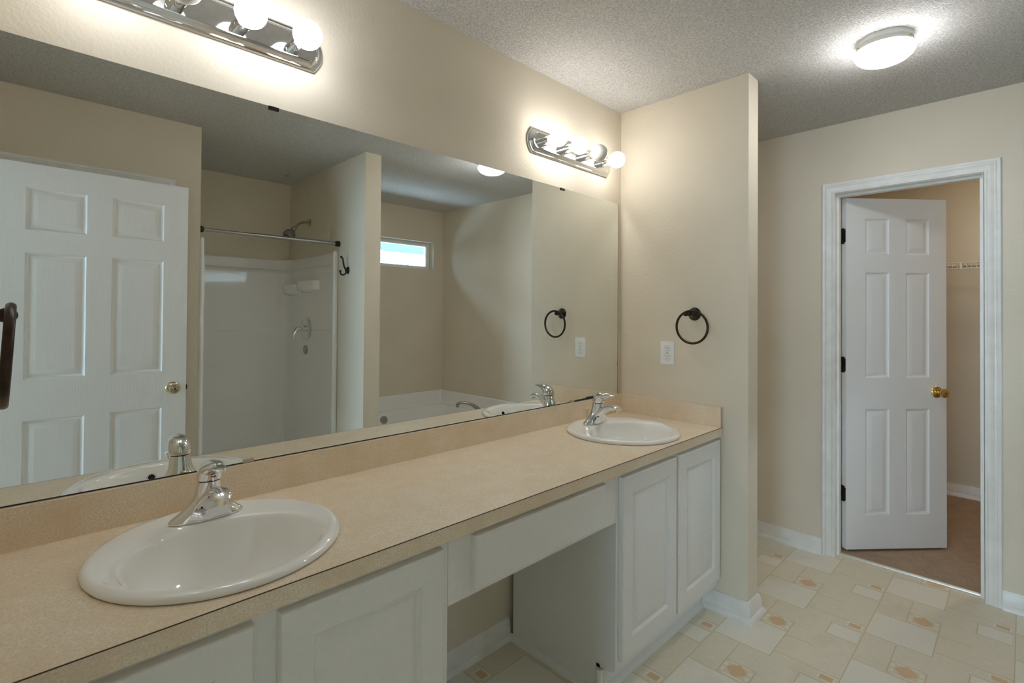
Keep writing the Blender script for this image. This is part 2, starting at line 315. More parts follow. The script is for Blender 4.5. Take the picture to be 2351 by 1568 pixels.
struct('trim_3', sweep(NB(), [(.601, YE, 0), (.601, YE, 2.045), (-.004, YE, 2.045), (-.004, YE, 0)], CAS, (0, 1, 0)), TRIM, 'white door casing seen in the mirror above the reflected door', 'door casing', ang=25)
bm = NB(); tube(bm, [(XF + .058, -.79, .004), (XF + .058, -1.376, .004)], .011, 12, upv=(0, 0, 1))
struct('trim_4', bm, GALV, 'pale metal strip between vinyl floor and closet carpet', 'threshold')
# ---------------------------------------------------------------- doors
RAISE = [(0, 0), (.004, .004), (.010, .008), (.014, .009), (.040, .002), (.043, .002)]
def six(x0, x1, x2, x3, zz): return [(a_, b_, c_, d_) for a_, b_ in ((x0, x1), (x2, x3)) for c_, d_ in zz]
def knob(parent, x, z, y, m, sgn=-1):
    k = obj('knob', lathe(NB(), [(.001, .062), (.012, .0615), (.0225, .058), (.0255, .052), (.0245, .046), (.019, .038), (.0125, .030), (.0105, .022), (.0115, .012), (.001, .011)], (x, y, z), (0, sgn, 0), 32), m, parent)
    obj('rose', lathe(NB(), [(.033, 0), (.033, .003), (.030, .007), (.020, .011), (.012, .0125), (.012, .0)], (x, y, z), (0, sgn, 0), 32), m, k)
    obj('button', lathe(NB(), [(.004, .0612), (.004, .0626), (.001, .0628)], (x, y, z), (0, sgn, 0), 16, True, True), DARK, k)
    return k
d1 = thing('door_1', 'white six panel closet door standing half open', 'door', (3.405, -.81, 0), -math.radians(41.7), kind='structure')
obj('door_leaf', panel_slab(NB(), .602, .026, 2.034, .035, six(.115, .257, .357, .498, [(.22, .825), (1.005, 1.608), (1.712, 1.918)]), RAISE, True), DOOR, d1, ang=20)
kb = knob(d1, .541, .921, 0, BRASS); knob(d1, .541, .921, .035, BRASS, 1)
for z in (.338, 1.077, 1.818):
    bm = NB(); box(bm, -.0025, .0005, .004, .036, z - .045, z + .045); bmesh.ops.bevel(bm, geom=[e for e in bm.edges if abs(e.verts[0].co.y - e.verts[1].co.y) < 1e-5 and abs(e.verts[0].co.z - e.verts[1].co.z) < 1e-5 and e.verts[0].co.y < .01], offset=.008, segments=4, affect='EDGES')
    hg = obj('hinge', bm, BRONZE, d1)
    bm = NB(); tube(bm, [(-.004, .039, z - .045), (-.004, .039, z + .045)], .0058, 12); obj('hinge_pin', bm, BRONZE, hg)
    bm = NB(); [lathe(bm, [(.0035, 0), (.0035, .001), (.001, .0014)], (-.0025, .016 + .006 * (i % 2), z - .03 + .03 * i), (-1, 0, 0), 10) for i in range(3)]; obj('hinge_screws', bm, BLACK, hg)
d2 = thing('door_2', 'white six panel entry door seen in the mirror, opened against the room', 'door', (-.052, -1.712, 0), 0, kind='structure')
d2.rotation_euler = (0, 0, math.pi)
d2.location = (.690, -1.712, 0)
ZE = [(.235, .846), (1.035, 1.622), (1.728, 1.924)]
obj('door_leaf', panel_slab(NB(), .742, .015, 2.034, .035, six(.110, .328, .426, .644, ZE), RAISE, True), DOOR, d2, ang=20)
knob(d2, .062, .945, 0, ANTB); obj('latch', BX(-.008, .002, .010, .025, .93, .955), BLACK, d2)
knob(d2, .062, .945, .035, ANTB, 1)
d3 = thing('door_3', 'closed white door behind the reflected open door', 'door', (.599, YE + .014, 0), math.pi, kind='structure')
obj('door_leaf', panel_slab(NB(), .60, .012, 2.043, .012, six(.115, .257, .357, .498, [(.22, .825), (1.005, 1.608), (1.712, 1.918)]), [(i, dp * .8) for i, dp in RAISE]), DOOR, d3, ang=20)
# ---------------------------------------------------------------- mirror
bm = BX(-.045, 2.301, -.006, -.001, .934, 1.945)
for fc in bm.faces: fc.material_index = 0 if fc.normal.y < -.5 or abs(fc.calc_center_median().y + .006) < 1e-4 else 1
mr = tag(obj('wall_mirror_glass', bm, [MIRROR, MEDGE], sm=False), 'wide frameless wall mirror above the double sink counter', 'mirror'); mr.name = 'mirror'
ex = [1.912 + .0075 * i for i in range(33)]
tp = [.9375 + .0065 * min(1, i / 6) * (.55 + .45 * random.random()) + (.004 if 14 < i < 28 else 0) for i in range(33)]
bm = NB(); rings(bm, [[(x, -.0066, z) for x, z in zip(ex, tp)], [(x, -.0066, .9338) for x in ex]], False, False, False); rings(bm, [[(x, -.0064, z) for x, z in zip(ex, tp)], [(x, -.0066, z) for x, z in zip(ex, tp)]], False, False, False)
obj('worn_edge', bm, WORN, mr, sm=False, label='black ragged worn strip along the mirror bottom')
obj('edge_strip', BX(-.045, 1.912, -.0066, -.0062, .934, .9366), WORN, mr, sm=False)
obj('side_edge_strip', BX(2.2998, 2.3012, -.0066, -.0062, .934, 1.945), MEDGE, mr, sm=False)
obj('worn_spot', BX(2.2985, 2.3012, -.0067, -.0063, 1.085, 1.102), WORN, mr, sm=False)
for i, (x, z) in enumerate(((.534, 1.945), (1.835, 1.945), (.478, .934), (1.913, .934))):
    s = -1 if i < 2 else 1
    bm = NB(); box(bm, x - .014, x + .014, -.0095, 0, min(z, z + s * .010), max(z, z + s * .010)); 
    obj('clip', bm, BRONZE if i < 2 else CLEAR, mr, bev=.002)
# ---------------------------------------------------------------- countertop
SK = [(.341, -.286), (1.916, -.286)]; SR = .243
ct = thing('countertop', 'long beige speckled laminate counter holding both sinks', 'countertop')
bm = NB(); YF = -.5535
def patch(bm, x0, x1, y0, y1, c, r, z, n=64):
    A = []; B = []
    for i in range(n):
        a_ = 2 * math.pi * (i + .5) / n; dx, dy = math.cos(a_), math.sin(a_)
        A.append((c[0] + r * dx, c[1] + r * dy, z))
        tt = min(((x1 if dx > 0 else x0) - c[0]) / dx if abs(dx) > 1e-9 else 9, ((y1 if dy > 0 else y0) - c[1]) / dy if abs(dy) > 1e-9 else 9)
        B.append((c[0] + tt * dx, c[1] + tt * dy, z))
    rings(bm, [A, B], False, False)
    # fill the four corner triangles
    for sx, sy in ((x0, y0), (x0, y1), (x1, y0), (x1, y1)):
        near = sorted(B, key=lambda p: (p[0] - sx) ** 2 + (p[1] - sy) ** 2)
        px = next(p for p in near if abs(p[0] - sx) < 1e-6); py = next(p for p in near if abs(p[1] - sy) < 1e-6)
        bm.faces.new([bm.verts.new(p) for p in (px, (sx, sy, z), py)])
    # inside wall of the cut-out
    rings(bm, [A, [(p[0], p[1], z - .0375) for p in A]], False, False)
xs = [XL + .001, SK[0][0] - .27, SK[0][0] + .27, SK[1][0] - .27, SK[1][0] + .27, XE - .001]
for i in range(5):
    if i in (1, 3): patch(bm, xs[i], xs[i + 1], YF, -.001, SK[i // 2], SR - .012, ZC)
    else: bm.faces.new([bm.verts.new(p) for p in ((xs[i], YF, ZC), (xs[i + 1], YF, ZC), (xs[i + 1], -.001, ZC), (xs[i], -.001, ZC))])
zb = .803
for a_, b_ in (((xs[0], YF), (xs[5], YF)), ((xs[5], YF), (xs[5], -.001)), ((xs[0], YF), (xs[0], -.001)), ((xs[0], -.001), (xs[5], -.001))):
    bm.faces.new([bm.verts.new(p) for p in ((*a_, ZC), (*b_, ZC), (*b_, zb), (*a_, zb))])
bm.faces.new([bm.verts.new(p) for p in ((xs[0], YF, zb), (xs[5], YF, zb), (xs[5], YF + .05, zb), (xs[0], YF + .05, zb))])
obj('counter_slab', bm, LAM, ct, sm=False)
obj('edge_seam', BX(xs[0], xs[5], YF - .0004, YF + .001, ZC - .0016, ZC + .0002), SEAM, ct, sm=False, label='thin dark seam along the counter front edge')
obj('backsplash', BX(xs[0], XE - .0195, -.019, -.001, ZC, .933), LAM, ct, bev=.0008)
bm = BX(XE - .019, XE - .001, YF + .001, -.001, ZC, .933); obj('side_splash', bm, LAM, ct, bev=.0008)
obj('splash_seam', BX(XE - .0194, XE - .0182, YF + .0003, YF + .0012, ZC, .9332), SEAM, ct, sm=False)
# ---------------------------------------------------------------- sinks
def make_sink(label):
    t_ = thing('sink', label, 'sink', group='round drop-in sinks')
    n = 96
    def lp(r, z, a_=None, b_=None, dy=0): return [((a_ or r) * math.cos(2 * math.pi * i / n), dy + (b_ or r) * math.sin(2 * math.pi * i / n), z) for i in range(n)]
    L = [lp(SR - .002, 0), lp(SR + .0005, .004), lp(SR, .009), lp(SR - .005, .0135), lp(SR - .013, .0155), lp(SR - .022, .0150)]
    bw = [(.207, .171, .0138), (.199, .164, .0120), (.194, .159, .0085), (.190, .155, .002), (.184, .150, -.012), (.174, .142, -.04), (.158, .128, -.075), (.132, .108, -.105), (.095, .08, -.124), (.05, .043, -.131), (.022, .022, -.133)]
    L += [lp(0, z, a_, b_, -.052 + .016 * (i / 10)) for i, (a_, b_, z) in enumerate(bw)]
    obj('basin', rings(NB(), L, False, True), PORC, t_, ang=60)
    dr = obj('drain', lathe(NB(), [(.022, 0), (.024, .002), (.020, .004), (.015, .003), (.015, .006), (.001, .009)], (0, -.036, -.134), (0, 0, 1), 28), CHROME, t_)
    # overflow opening on the front bowl wall, facing the mirror
    d = Vector((0, .96, .28)); ov = obj('overflow_ring', lathe(NB(), [(.0135, -.004), (.0135, .002), (.012, .0035), (.0095, .0025), (.0095, -.002)], (-.008, -.1893, -.027), d, 28, False, False), CHROME, t_)
    obj('overflow_hole', lathe(NB(), [(.0098, .0012), (.001, .0012)], (-.008, -.1893, -.027), d, 20, False, True), DARK, ov)
    return t_
def dup(root, loc, label=None):
    r = root.copy(); COL.objects.link(r); r.location = loc
    if label: r['label'] = label
    for ch in list(root.children):
        c_ = ch.copy(); COL.objects.link(c_); c_.parent = r
        for gc in ch.children:
            d_ = gc.copy(); COL.objects.link(d_); d_.parent = c_
    return r
s1 = make_sink('round white sink nearest the camera, in the left of the counter'); s1.location = (*SK[0], ZC + .0012)
dup(s1, (*SK[1], ZC + .0012), 'round white sink at the far end of the counter by the short wall')
# ---------------------------------------------------------------- faucets
def make_faucet(label):
    t_ = thing('faucet', label, 'faucet', group='chrome single lever faucets')
    n = 48
    def lp(a_, b_, z, dy=0, pw=2.0):
        o = []
        for i in range(n):
            c_, s_ = math.cos(2 * math.pi * i / n), math.sin(2 * math.pi * i / n)
            o.append((a_ * math.copysign(abs(c_) ** (2 / pw), c_), dy + b_ * math.copysign(abs(s_) ** (2 / pw), s_), z))
        return o
    L = [lp(.079, .0285, 0, 0, 2.3), lp(.0795, .029, .003, 0, 2.3), lp(.076, .0275, .008, 0, 2.2), lp(.066, .0265, .016, -.001), lp(.052, .0262, .026, -.003), lp(.041, .026, .038, -.006), lp(.033, .0255, .050, -.009), lp(.0285, .0248, .063, -.012), lp(.0266, .0240, .077, -.015), lp(.0256, .0234, .088, -.017), lp(.0248, .0228, .0925, -.018)]
    obj('body', rings(NB(), L, True, True), CHROME, t_, ang=50)
    P = bez((0, -.012, .028), (0, -.045, .066), (0, -.085, .096), (0, -.140, .076), 16)
    R = [(.020 - .008 * min(1, i / 10), .031 - .011 * min(1, i / 7) + .002 * max(0, i - 10) / 6) for i in range(17)]
    R[-1] = (.004, .012); R[-2] = (.0085, .0185); R[-3] = (.0105, .0205)
    sp_ = obj('spout', tube(NB(), P, R, 28, upv=(0, 0, 1)), CHROME, t_, ang=50)
    obj('aerator', lathe(NB(), [(.0105, 0), (.0105, .016), (.008, .016), (.008, .003), (.001, .003)], (0, -.120, .064), (0, -.3, 1), 24), ANTB, sp_)
    obj('skirt', rings(NB(), [[(x * .050 * (1.0 - .30 * k), -.0255 - .010 * k - .004 * (1 - abs(x)), .001 + .034 * k * (1 - .12 * x * x)) for x in (-1, -.8, -.6, -.4, -.2, 0, .2, .4, .6, .8, 1)] for k in (0, .25, .5, .75, 1)], False, False, False), CHROME, t_, ang=60)
    obj('collar', lathe(NB(), [(.0215, 0), (.0215, .005)], (0, -.018, .0918), (0, 0, 1), 36), DARK, t_)
    hd = NB()
    rings(hd, [lp(.0262, .0245, .0955, -.018), lp(.0272, .0260, .100, -.019), lp(.0276, .0275, .108, -.021), lp(.0274, .0295, .116, -.025), lp(.0264, .0315, .123, -.030), lp(.0248, .0330, .129, -.036), lp(.0222, .0330, .1345, -.042), lp(.0185, .0310, .139, -.048), lp(.013, .025, .1422, -.053), lp(.005, .012, .1438, -.056)], True, True)
    tube(hd, bez((0, -.034, .118), (0, -.062, .131), (0, -.085, .137), (0, -.108, .1335), 12), [(.012, .0245), (.0125, .0245), (.0128, .0240), (.0122, .0232), (.0112, .0222), (.0100, .021), (.0088, .0198), (.0077, .0186), (.0067, .0175), (.0058, .0163), (.0050, .015), (.0040, .0132), (.0018, .009)], 24, upv=(0, 0, 1))
    hn = obj('lever', hd, CHROME, t_, ang=60)
    obj('hot_mark', BX(-.006, 0, -.0488, -.0470, .1055, .1072), RED, hn, sm=False); obj('cold_mark', BX(.000, .006, -.0488, -.0470, .1055, .1072), SEAM, hn, sm=False)
    bm = NB(); tube(bm, [(0, .045, .0002), (0, .045, .052)], .0025, 10); sphere(bm, (0, .045, .057), .0075, 16, .006)
    obj('lift_rod', bm, ANTB, t_)
    return t_
ZF = ZC + .0170
fa = make_faucet('chrome faucet on the near sink, in front of its reflection'); fa.location = (.345, -.137, ZF)
dup(fa, (1.920, -.137, ZF), 'chrome faucet on the far sink beside the corner')
# ---------------------------------------------------------------- vanity cabinets
CY = -.53
CPAN = [(0, 0), (.002, .001), (.008, .0088), (.013, .0098), (.036, .0014), (.039, .0008)]
def cab_door(parent, x0, x1, z0, z1):
    bm = NB(); w = x1 - x0; e = .0045; t_ = .019
    panel_slab(bm, w - 2 * e, z0 + e, z1 - e, t_, [(.058, w - .058 - 2 * e, z0 + .066, z1 - .066)], CPAN)
    for v in bm.verts: v.co += Vector((x0 + e, CY - t_, 0))
    fr = NB()
    # rounded outer edge ring
    lo = [[(x0 + i, CY - d, z0 + i), (x1 - i, CY - d, z0 + i), (x1 - i, CY - d, z1 - i), (x0 + i, CY - d, z1 - i)] for i, d in ((0, .0005), (0, .011), (.0008, .0145), (.0022, .0172), (e, .019))]
    rings(bm, lo, False, False)
    return obj('cabinet_door', bm, CAB, parent, ang=20)
def carcass(bm, x0, x1, lo, hi, panes):
    # sides, back, bottom, toe board, face frame with openings behind the doors
    box(bm, x0, x0 + .016, CY + .018, -.03, .105, .803); box(bm, x1 - .016, x1, CY + .018, -.03, .105, .803)
    box(bm, x0, x0 + .016, -.465, -.03, 0, .105); box(bm, x1 - .016, x1, -.465, -.03, 0, .105)
    box(bm, x0 + .016, x1 - .016, CY + .018, -.03, .112, .128); box(bm, x0, x1, -.465, -.450, 0, .112)
    zs = (.112, .165, .765, .803)
    box(bm, x0, x1, CY, CY + .018, zs[0], zs[1]); box(bm, x0, x1, CY, CY + .018, zs[2], zs[3])
    for a_, b_ in panes: box(bm, a_, b_, CY, CY + .018, zs[1], zs[2])
    return bm
vl = thing('vanity_cabinet', 'white cabinet with two doors under the near sink', 'cabinet', group='white vanity sink cabinets')
obj('carcass', carcass(NB(), XL + .002, .773, 0, 0, [(XL + .002, -.02), (.30, .395), (.735, .773)]), CAB, vl, bev=.001)
cab_door(vl, -.04, .322, .148, .786); cab_door(vl, .368, .750, .148, .786)
vr = thing('vanity_cabinet', 'white cabinet with two doors under the far sink, beside the short wall', 'cabinet', group='white vanity sink cabinets')
obj('carcass', carcass(NB(), 1.504, XE - .002, 0, 0, [(1.504, 1.545), (1.885, 1.95), (2.30, XE - .002)]), CAB, vr, bev=.001)
cab_door(vr, 1.520, 1.908, .148, .786); cab_door(vr, 1.930, 2.322, .148, .786)
SHOE = [(0, 0), (.016, 0), (.015, .008), (.010, .015), (0, .024)]
obj('shoe_moulding', sweep(NB(), [(1.504, -.018, 0), (1.504, -.449, 0)], SHOE, (0, 0, 1), -1), CAB, vr)
bm = NB(); tube(bm, [(1.5045, -.4655, 0), (1.5045, -.4655, .1)], .0145, 20); obj('corner_post', bm, CAB, vr)
obj('toe_moulding', sweep(NB(), [(1.512, -.465, 0), (XE - .032, -.465, 0)], SHOE, (0, 0, 1), -1), CAB, vr)
vd = thing('vanity_drawer_unit', 'white apron with one wide drawer above the knee space', 'drawer')
bm = BX(.774, 1.503, CY, CY + .016, .632, .803); box(bm, .774, 1.503, CY + .016, -.10, .632, .644); obj('apron', bm, CAB, vd, bev=.001)
bm = NB(); lo = [[(.846 + i, CY - d, .647 + i), (1.424 - i, CY - d, .647 + i), (1.424 - i, CY - d, .788 - i), (.846 + i, CY - d, .788 - i)] for i, d in ((0, .0005), (0, .012), (.001, .0155), (.003, .0178), (.006, .019))]
obj('drawer_front', rings(bm, lo, True, True), CAB, vd, ang=20)
# ---------------------------------------------------------------- vanity lights
def make_bar(label):
    t_ = thing('vanity_light', label, 'light fixture', group='chrome bulb bars above the mirror')
    def outline(d):
        hw, hh, bul = .286 - d, .057 - d, .026
        p = [(hw, -hh)] + [(hw + bul * (1 - (2 * k / 10 - 1) ** 2), -hh + 2 * hh * k / 10) for k in range(1, 10)] + [(hw, hh), (-hw, hh)] + [(-hw - bul * (1 - (2 * k / 10 - 1) ** 2), hh - 2 * hh * k / 10) for k in range(1, 10)] + [(-hw, -hh)]
        return p
    prof = [(0, 0), (0, .007), (.002, .010), (.005, .011), (.007, .010), (.009, .010), (.012, .014), (.016, .020), (.021, .023), (.024, .0235), (.0245, .0225), (.026, .0225)]
    obj('backplate', rings(NB(), [[(x, -y, z) for x, z in outline(d)] for d, y in prof], True, True), CHROME, t_, ang=28)
    return t_
SOCK = [(.0205, .022), (.0205, .0385), (.0198, .0390), (.0198, .0400), (.0205, .0405), (.0205, .062), (.0185, .063), (.0185, .050)]
BP = [(.0135, .052), (.0145, .062), (.019, .0695)] + [(.0395 * math.sin(a_), .110 - .0395 * math.cos(a_)) for a_ in [.50 + (math.pi - .50) * i / 20 for i in range(20)]] + [(.0006, .1495)]
socket_bm = lathe(NB(), SOCK, (0, 0, 0), (0, -1, 0), 36); socket0 = None
def fit_bar(t_, off, cool=False):
    global socket0, bulb0
    for i in range(4):
        x = -.2235 + .149 * i
        if socket0 is None:
            s_ = obj('socket', socket_bm, CHROME, t_); b_ = obj('bulb', lathe(NB(), BP, (0, 0, 0), (0, -1, 0), 40, True, False), BULB, t_, ang=80); socket0, bulb0 = s_, b_
            bulb_off = bulb0.data.copy(); bulb_off.materials[0] = OFFB; fit_bar.off = bulb_off; fit_bar.cool = bulb0.data.copy(); fit_bar.cool.materials[0] = BULB2
        else:
            s_ = socket0.copy(); b_ = bulb0.copy(); COL.objects.link(s_); COL.objects.link(b_); s_.parent = t_; b_.parent = t_
        b_.data = fit_bar.off if i in off else (fit_bar.cool if cool else bulb0.data)
        s_.location = b_.location = (x, 0, 0)
        if i in off: b_['label'] = 'unlit white round bulb'
vl2 = make_bar('chrome light bar near the corner, third bulb unlit'); vl2.location = (1.907, 0, 2.122); fit_bar(vl2, (2,))
vl1 = make_bar('chrome light bar above the near sink, cut by the top edge'); vl1.location = (.364, 0, 2.135); vl1.children[0].location = (0, 0, .006); fit_bar(vl1, (1,), True)
# ---------------------------------------------------------------- ceiling light
cl = thing('ceiling_light', 'round flush ceiling light with glowing white glass dome', 'light fixture', (2.425, -1.145, H))
obj('canopy', lathe(NB(), [(.090, 0), (.092, -.002), (.092, -.018), (.0895, -.020), (.0895, -.034), (.0965, -.036), (.0975, -.040), (.096, -.042)], (0, 0, 0), (0, 0, 1), 64), LAMPW, cl)
obj('glass_dome', lathe(NB(), [(.096, -.041), (.0995, -.044), (.1005, -.048), (.100, -.054), (.094, -.066), (.080, -.079), (.058, -.089), (.030, -.094), (.0005, -.0955)], (0, 0, 0), (0, 0, 1), 64, True, False), DOME, cl, ang=80)
for a_ in (2.2, .1, 4.3):
    bm = NB(); tube(bm, [(.088 * math.cos(a_), .088 * math.sin(a_), -.028), (.099 * math.cos(a_), .099 * math.sin(a_), -.028)], .0022, 8); obj('screw', bm, BRASS, cl)
cl2 = dup(cl, (4.35, -1.75, H), 'warm round ceiling light inside the closet')
for c_ in cl2.children:
    if c_.name.startswith('glass_dome'): c_.data = c_.data.copy(); c_.data.materials[0] = CDOME
# ---------------------------------------------------------------- towel rings
def make_ring(label):   # wall plane x=0, sticking out toward -x
    t_ = thing('towel_ring', label, 'towel ring', group='bronze towel rings')
    obj('flange', lathe(NB(), [(.031, 0), (.031, .004), (.029, .006), (.0275, .006), (.0265, .009), (.024, .010), (.023, .0115), (.018, .017), (.012, .025), (.0095, .034), (.0085, .05)], (0, 0, 0), (-1, 0, 0), 40), BRONZE, t_)
    bm = NB(); sphere(bm, (-.052, 0, 0), .0115, 24); lathe(bm, [(.006, .008), (.0085, .010), (.0085, .014), (.0105, .015), (.0105, .019), (.0085, .020), (.0095, .022), (.0095, .027), (.0075, .029), (.0065, .030), (.001, .0302)], (-.052, 0, 0), (0, 1, -.05), 24)
    obj('post', bm, BRONZE, t_)
    obj('ring', torus(NB(), (-.053, -.011, -.062), .0765, .0056, (1, 0, .04), 80, 16), BRONZE, t_)
    return t_
tr_ = make_ring('dark bronze towel ring on the short wall above the outlet'); tr_.location = (XE, -.417, 1.360)
tl_ = dup(tr_, (XL, -.417, 1.344), 'dark bronze towel ring at the left edge of the picture, close up'); tl_.scale = (-1.18, 1, 1)
# ---------------------------------------------------------------- outlet
ou = thing('outlet', 'white duplex outlet on the short wall below the towel ring', 'outlet', (XE, -.277, 1.1655))
bm = NB(); rings(bm, [[(-d, y * (.0375 - i), z * (.0575 - i)) for y, z in ((-1, -1), (1, -1), (1, 1), (-1, 1))] for i, d in ((0, 0), (0, .003), (.0025, .0055), (.004, .006))], True, True); obj('plate', bm, PLAST, ou, ang=20)
for z in (.0195, -.0195):
    bm = NB(); lo = []
    for d, k in ((.0055, 1), (.0072, 1), (.0074, .96)): lo.append([(-d, .0165 * k * math.copysign(abs(math.cos(a_)) ** .8, math.cos(a_)), z + .0142 * k * math.sin(a_)) for a_ in [2 * math.pi * i / 32 for i in range(32)]])
    r_ = obj('receptacle', rings(bm, lo, True, True), PLAST, ou)
    bm = NB(); box(bm, -.0078, -.007, .0052, .0072, z + .001, z + .0085); box(bm, -.0078, -.007, -.0074, -.0050, z + .0015, z + .008); lathe(bm, [(.0024, 0), (.0024, .0008)], (-.007, 0, z - .0065), (-1, 0, 0), 14)
    obj('slots', bm, DARK, r_, sm=False)
    torus_ = NB(); torus(torus_, (-.0060, 0, z), .0166, .0007, (1, 0, 0), 40, 6); obj('rim_line', torus_, GREYP, r_)
obj('screw', lathe(NB(), [(.0028, 0), (.0028, .001), (.001, .0014)], (-.0058, 0, 0), (-1, 0, 0), 16), GREYP, ou)
# ---------------------------------------------------------------- robe hook
rh = thing('robe_hook', 'black double robe hook on the partition wall seen in the mirror', 'hook', (FX, -1.828, 1.655))
obj('flange', lathe(NB(), [(.021, 0), (.021, .004), (.018, .008), (.014, .009), (.011, .014), (.011, .020), (.001, .022)], (0, 0, 0), (-1, 0, 0), 32, sx=1.0, sy=1.25), BLACK, rh)
bm = NB(); tube(bm, bez((-.015, 0, .006), (-.045, 0, .020), (-.030, 0, .085), (-.052, 0, .088), 14), [.0062] * 8 + [.0055] * 7, 12); sphere(bm, (-.053, 0, .089), .0085, 16); obj('upper_arm', bm, BLACK, rh)
bm = NB(); tube(bm, bez((-.012, 0, -.006), (-.020, 0, -.042), (-.060, 0, -.044), (-.059, 0, -.012), 14), .0055, 12); sphere(bm, (-.059, 0, -.010), .0085, 16); obj('lower_arm', bm, BLACK, rh)
# ---------------------------------------------------------------- shower
XS0, XS1 = .812, 1.662
YB_ = YB + .0
path = [(.79, -1.905)] + [(.79, YB + .13)] + arc((.79 + .13, YB + .13), .13, math.pi, 1.5 * math.pi, 8)[1:] + arc((FX - .10, YB + .10), .10, 1.5 * math.pi, 2 * math.pi, 8) + [(FX, -1.985)]
SP = [(.002, .05), (.042, .05), (.042, .10), (.030, .13), (.029, 1.205), (.0265, 1.213), (.0265, 1.222), (.029, 1.23), (.030, 1.680), (.024, 1.700), (.016, 1.712), (.014, 1.770), (.012, 1.787), (.004, 1.796), (.002, 1.798)]
sh = thing('shower_surround', 'glossy white one piece shower stall seen in the mirror', 'shower stall')
bm = sweep(NB(), [(x, y, 0) for x, y in path], SP, (0, 0, 1), 1)
obj('wall_panels', bm, FIBER, sh, ang=12)
bm = BX(.793, FX - .003, YB + .003, -1.90, 0, .05); box(bm, .793, FX - .003, -1.99, -1.90, .05, .14); obj('pan', bm, FIBER, sh, bev=.008)
bm = NB(); tube(bm, [(FX - .018, -1.990, .05), (FX - .018, -1.990, 1.790), (FX - .016, -1.992, 1.80)], [(.019, .016), (.019, .016), (.012, .01)], 16, upv=(1, 0, 0)); obj('front_flange', bm, FIBER, sh)
bm = NB(); tube(bm, [(.800, -1.893, .05), (.800, -1.893, 1.785), (.800, -1.894, 1.793)], [(.012, .012), (.012, .012), (.007, .007)], 14, upv=(1, 0, 0)); obj('front_flange', bm, FIBER, sh)
def soap(y0, y1, z):
    bm = NB(); n = 16; xw = FX - .028; loops = []
    def D(k, zz): return [(xw - .085 * k * math.sin(math.pi * i / n) ** .7, y0 + (y1 - y0) * (.5 - .5 * math.cos(math.pi * i / n) * (1 if k > .9 else k + .05)), zz) for i in range(n + 1)]
    rings(bm, [D(.55, z - .05), D(.93, z - .030), D(1.0, z), D(1.0, z + .034), D(.93, z + .036), D(.88, z + .030), D(.84, z - .018)], True, True, True)
    return obj('soap_shelf', bm, FIBER, sh, ang=45)
soap(-2.82, -2.545, 1.545); soap(-2.54, -2.225, 1.562)
rd = thing('shower_rod', 'grey tension shower curtain rod seen in the mirror', 'shower rod', (0, -1.968, 1.853))
bm = NB(); tube(bm, [(.792, 0, 0), (1.115, 0, 0)], .0105, 16); obj('inner_tube', bm, SATIN, rd)
bm = NB(); tube(bm, [(1.113, 0, 0), (1.672, 0, 0)], .0130, 16); obj('outer_tube', bm, SATIN, rd)
for x, s_ in ((.791, 1), (FX - .001, -1)):
    obj('end_cap', lathe(NB(), [(.020, 0), (.020, .020), (.0165, .030), (.014, .034)], (x, 0, 0), (s_, 0, 0), 24), BLACK, rd)
hd_ = thing('shower_fixture', 'grey shower head on a bent arm with brass flange, seen in the mirror', 'shower head', (FX, -2.485, 2.070))
obj('flange', lathe(NB(), [(.033, 0), (.033, .002), (.026, .007), (.012, .012), (.011, .014)], (0, 0, 0), (-1, 0, 0), 32), BRASS, hd_)
ap = bez((-.004, 0, 0), (-.065, 0, .004), (-.085, 0, -.010), (-.115, 0, -.052), 12)
bm = NB(); tube(bm, ap, .0098, 14); obj('arm', bm, SATIN, hd_)
dv = Vector((-.56, 0, -.83))
obj('spray_head', lathe(NB(), [(.010, -.004), (.014, 0), (.014, .014), (.018, .016), (.018, .026), (.016, .030), (.024, .040), (.039, .056), (.045, .075), (.0455, .088), (.047, .090), (.047, .097), (.040, .099), (.001, .096)], Vector((-.113, 0, -.048)), dv, 32), SATIN, hd_)
obj('spray_face', lathe(NB(), [(.041, .0975), (.041, .1005), (.001, .1005)], Vector((-.113, 0, -.048)), dv, 32), BLACK, hd_)
vv = thing('shower_valve', 'chrome round shower valve with lever handle, seen in the mirror', 'shower valve', (FX - .0325, -2.452, 1.232))
obj('escutcheon', lathe(NB(), [(.084, 0), (.084, .003), (.076, .009), (.05, .013), (.03, .014), (.027, .017)], (0, 0, 0), (-1, 0, 0), 48), CHROME, vv)
bm = NB(); lathe(bm, [(.024, .010), (.023, .045), (.020, .062), (.001, .066)], (0, 0, 0), (-1, 0, 0), 32); tube(bm, bez((-.05, .006, .0), (-.088, .012, .010), (-.100, .02, -.030), (-.102, .022, -.082), 12), [(.014, .017)] * 4 + [(.010, .015)] * 6 + [(.008, .013), (.006, .011), (.002, .006)], 16); obj('lever', bm, CHROME, vv)
wc = thing('wall_cap', 'small round grey cover below the shower valve, seen in the mirror', 'cover plate', (FX - .0325, -2.465, 1.064))
obj('disc', lathe(NB(), [(.036, 0), (.036, .002), (.030, .004), (.028, .002), (.001, .003)], (0, 0, 0), (-1, 0, 0), 32), GREYP, wc)
cp = tag(obj('ceiling_button', lathe(NB(), [(.018, 0), (.018, -.004), (.010, -.008), (.001, -.0085)], (1.549, -2.585, H), (0, 0, 1), 24), GREYP), 'small brownish round button on the shower ceiling, seen in the mirror', 'ceiling button')
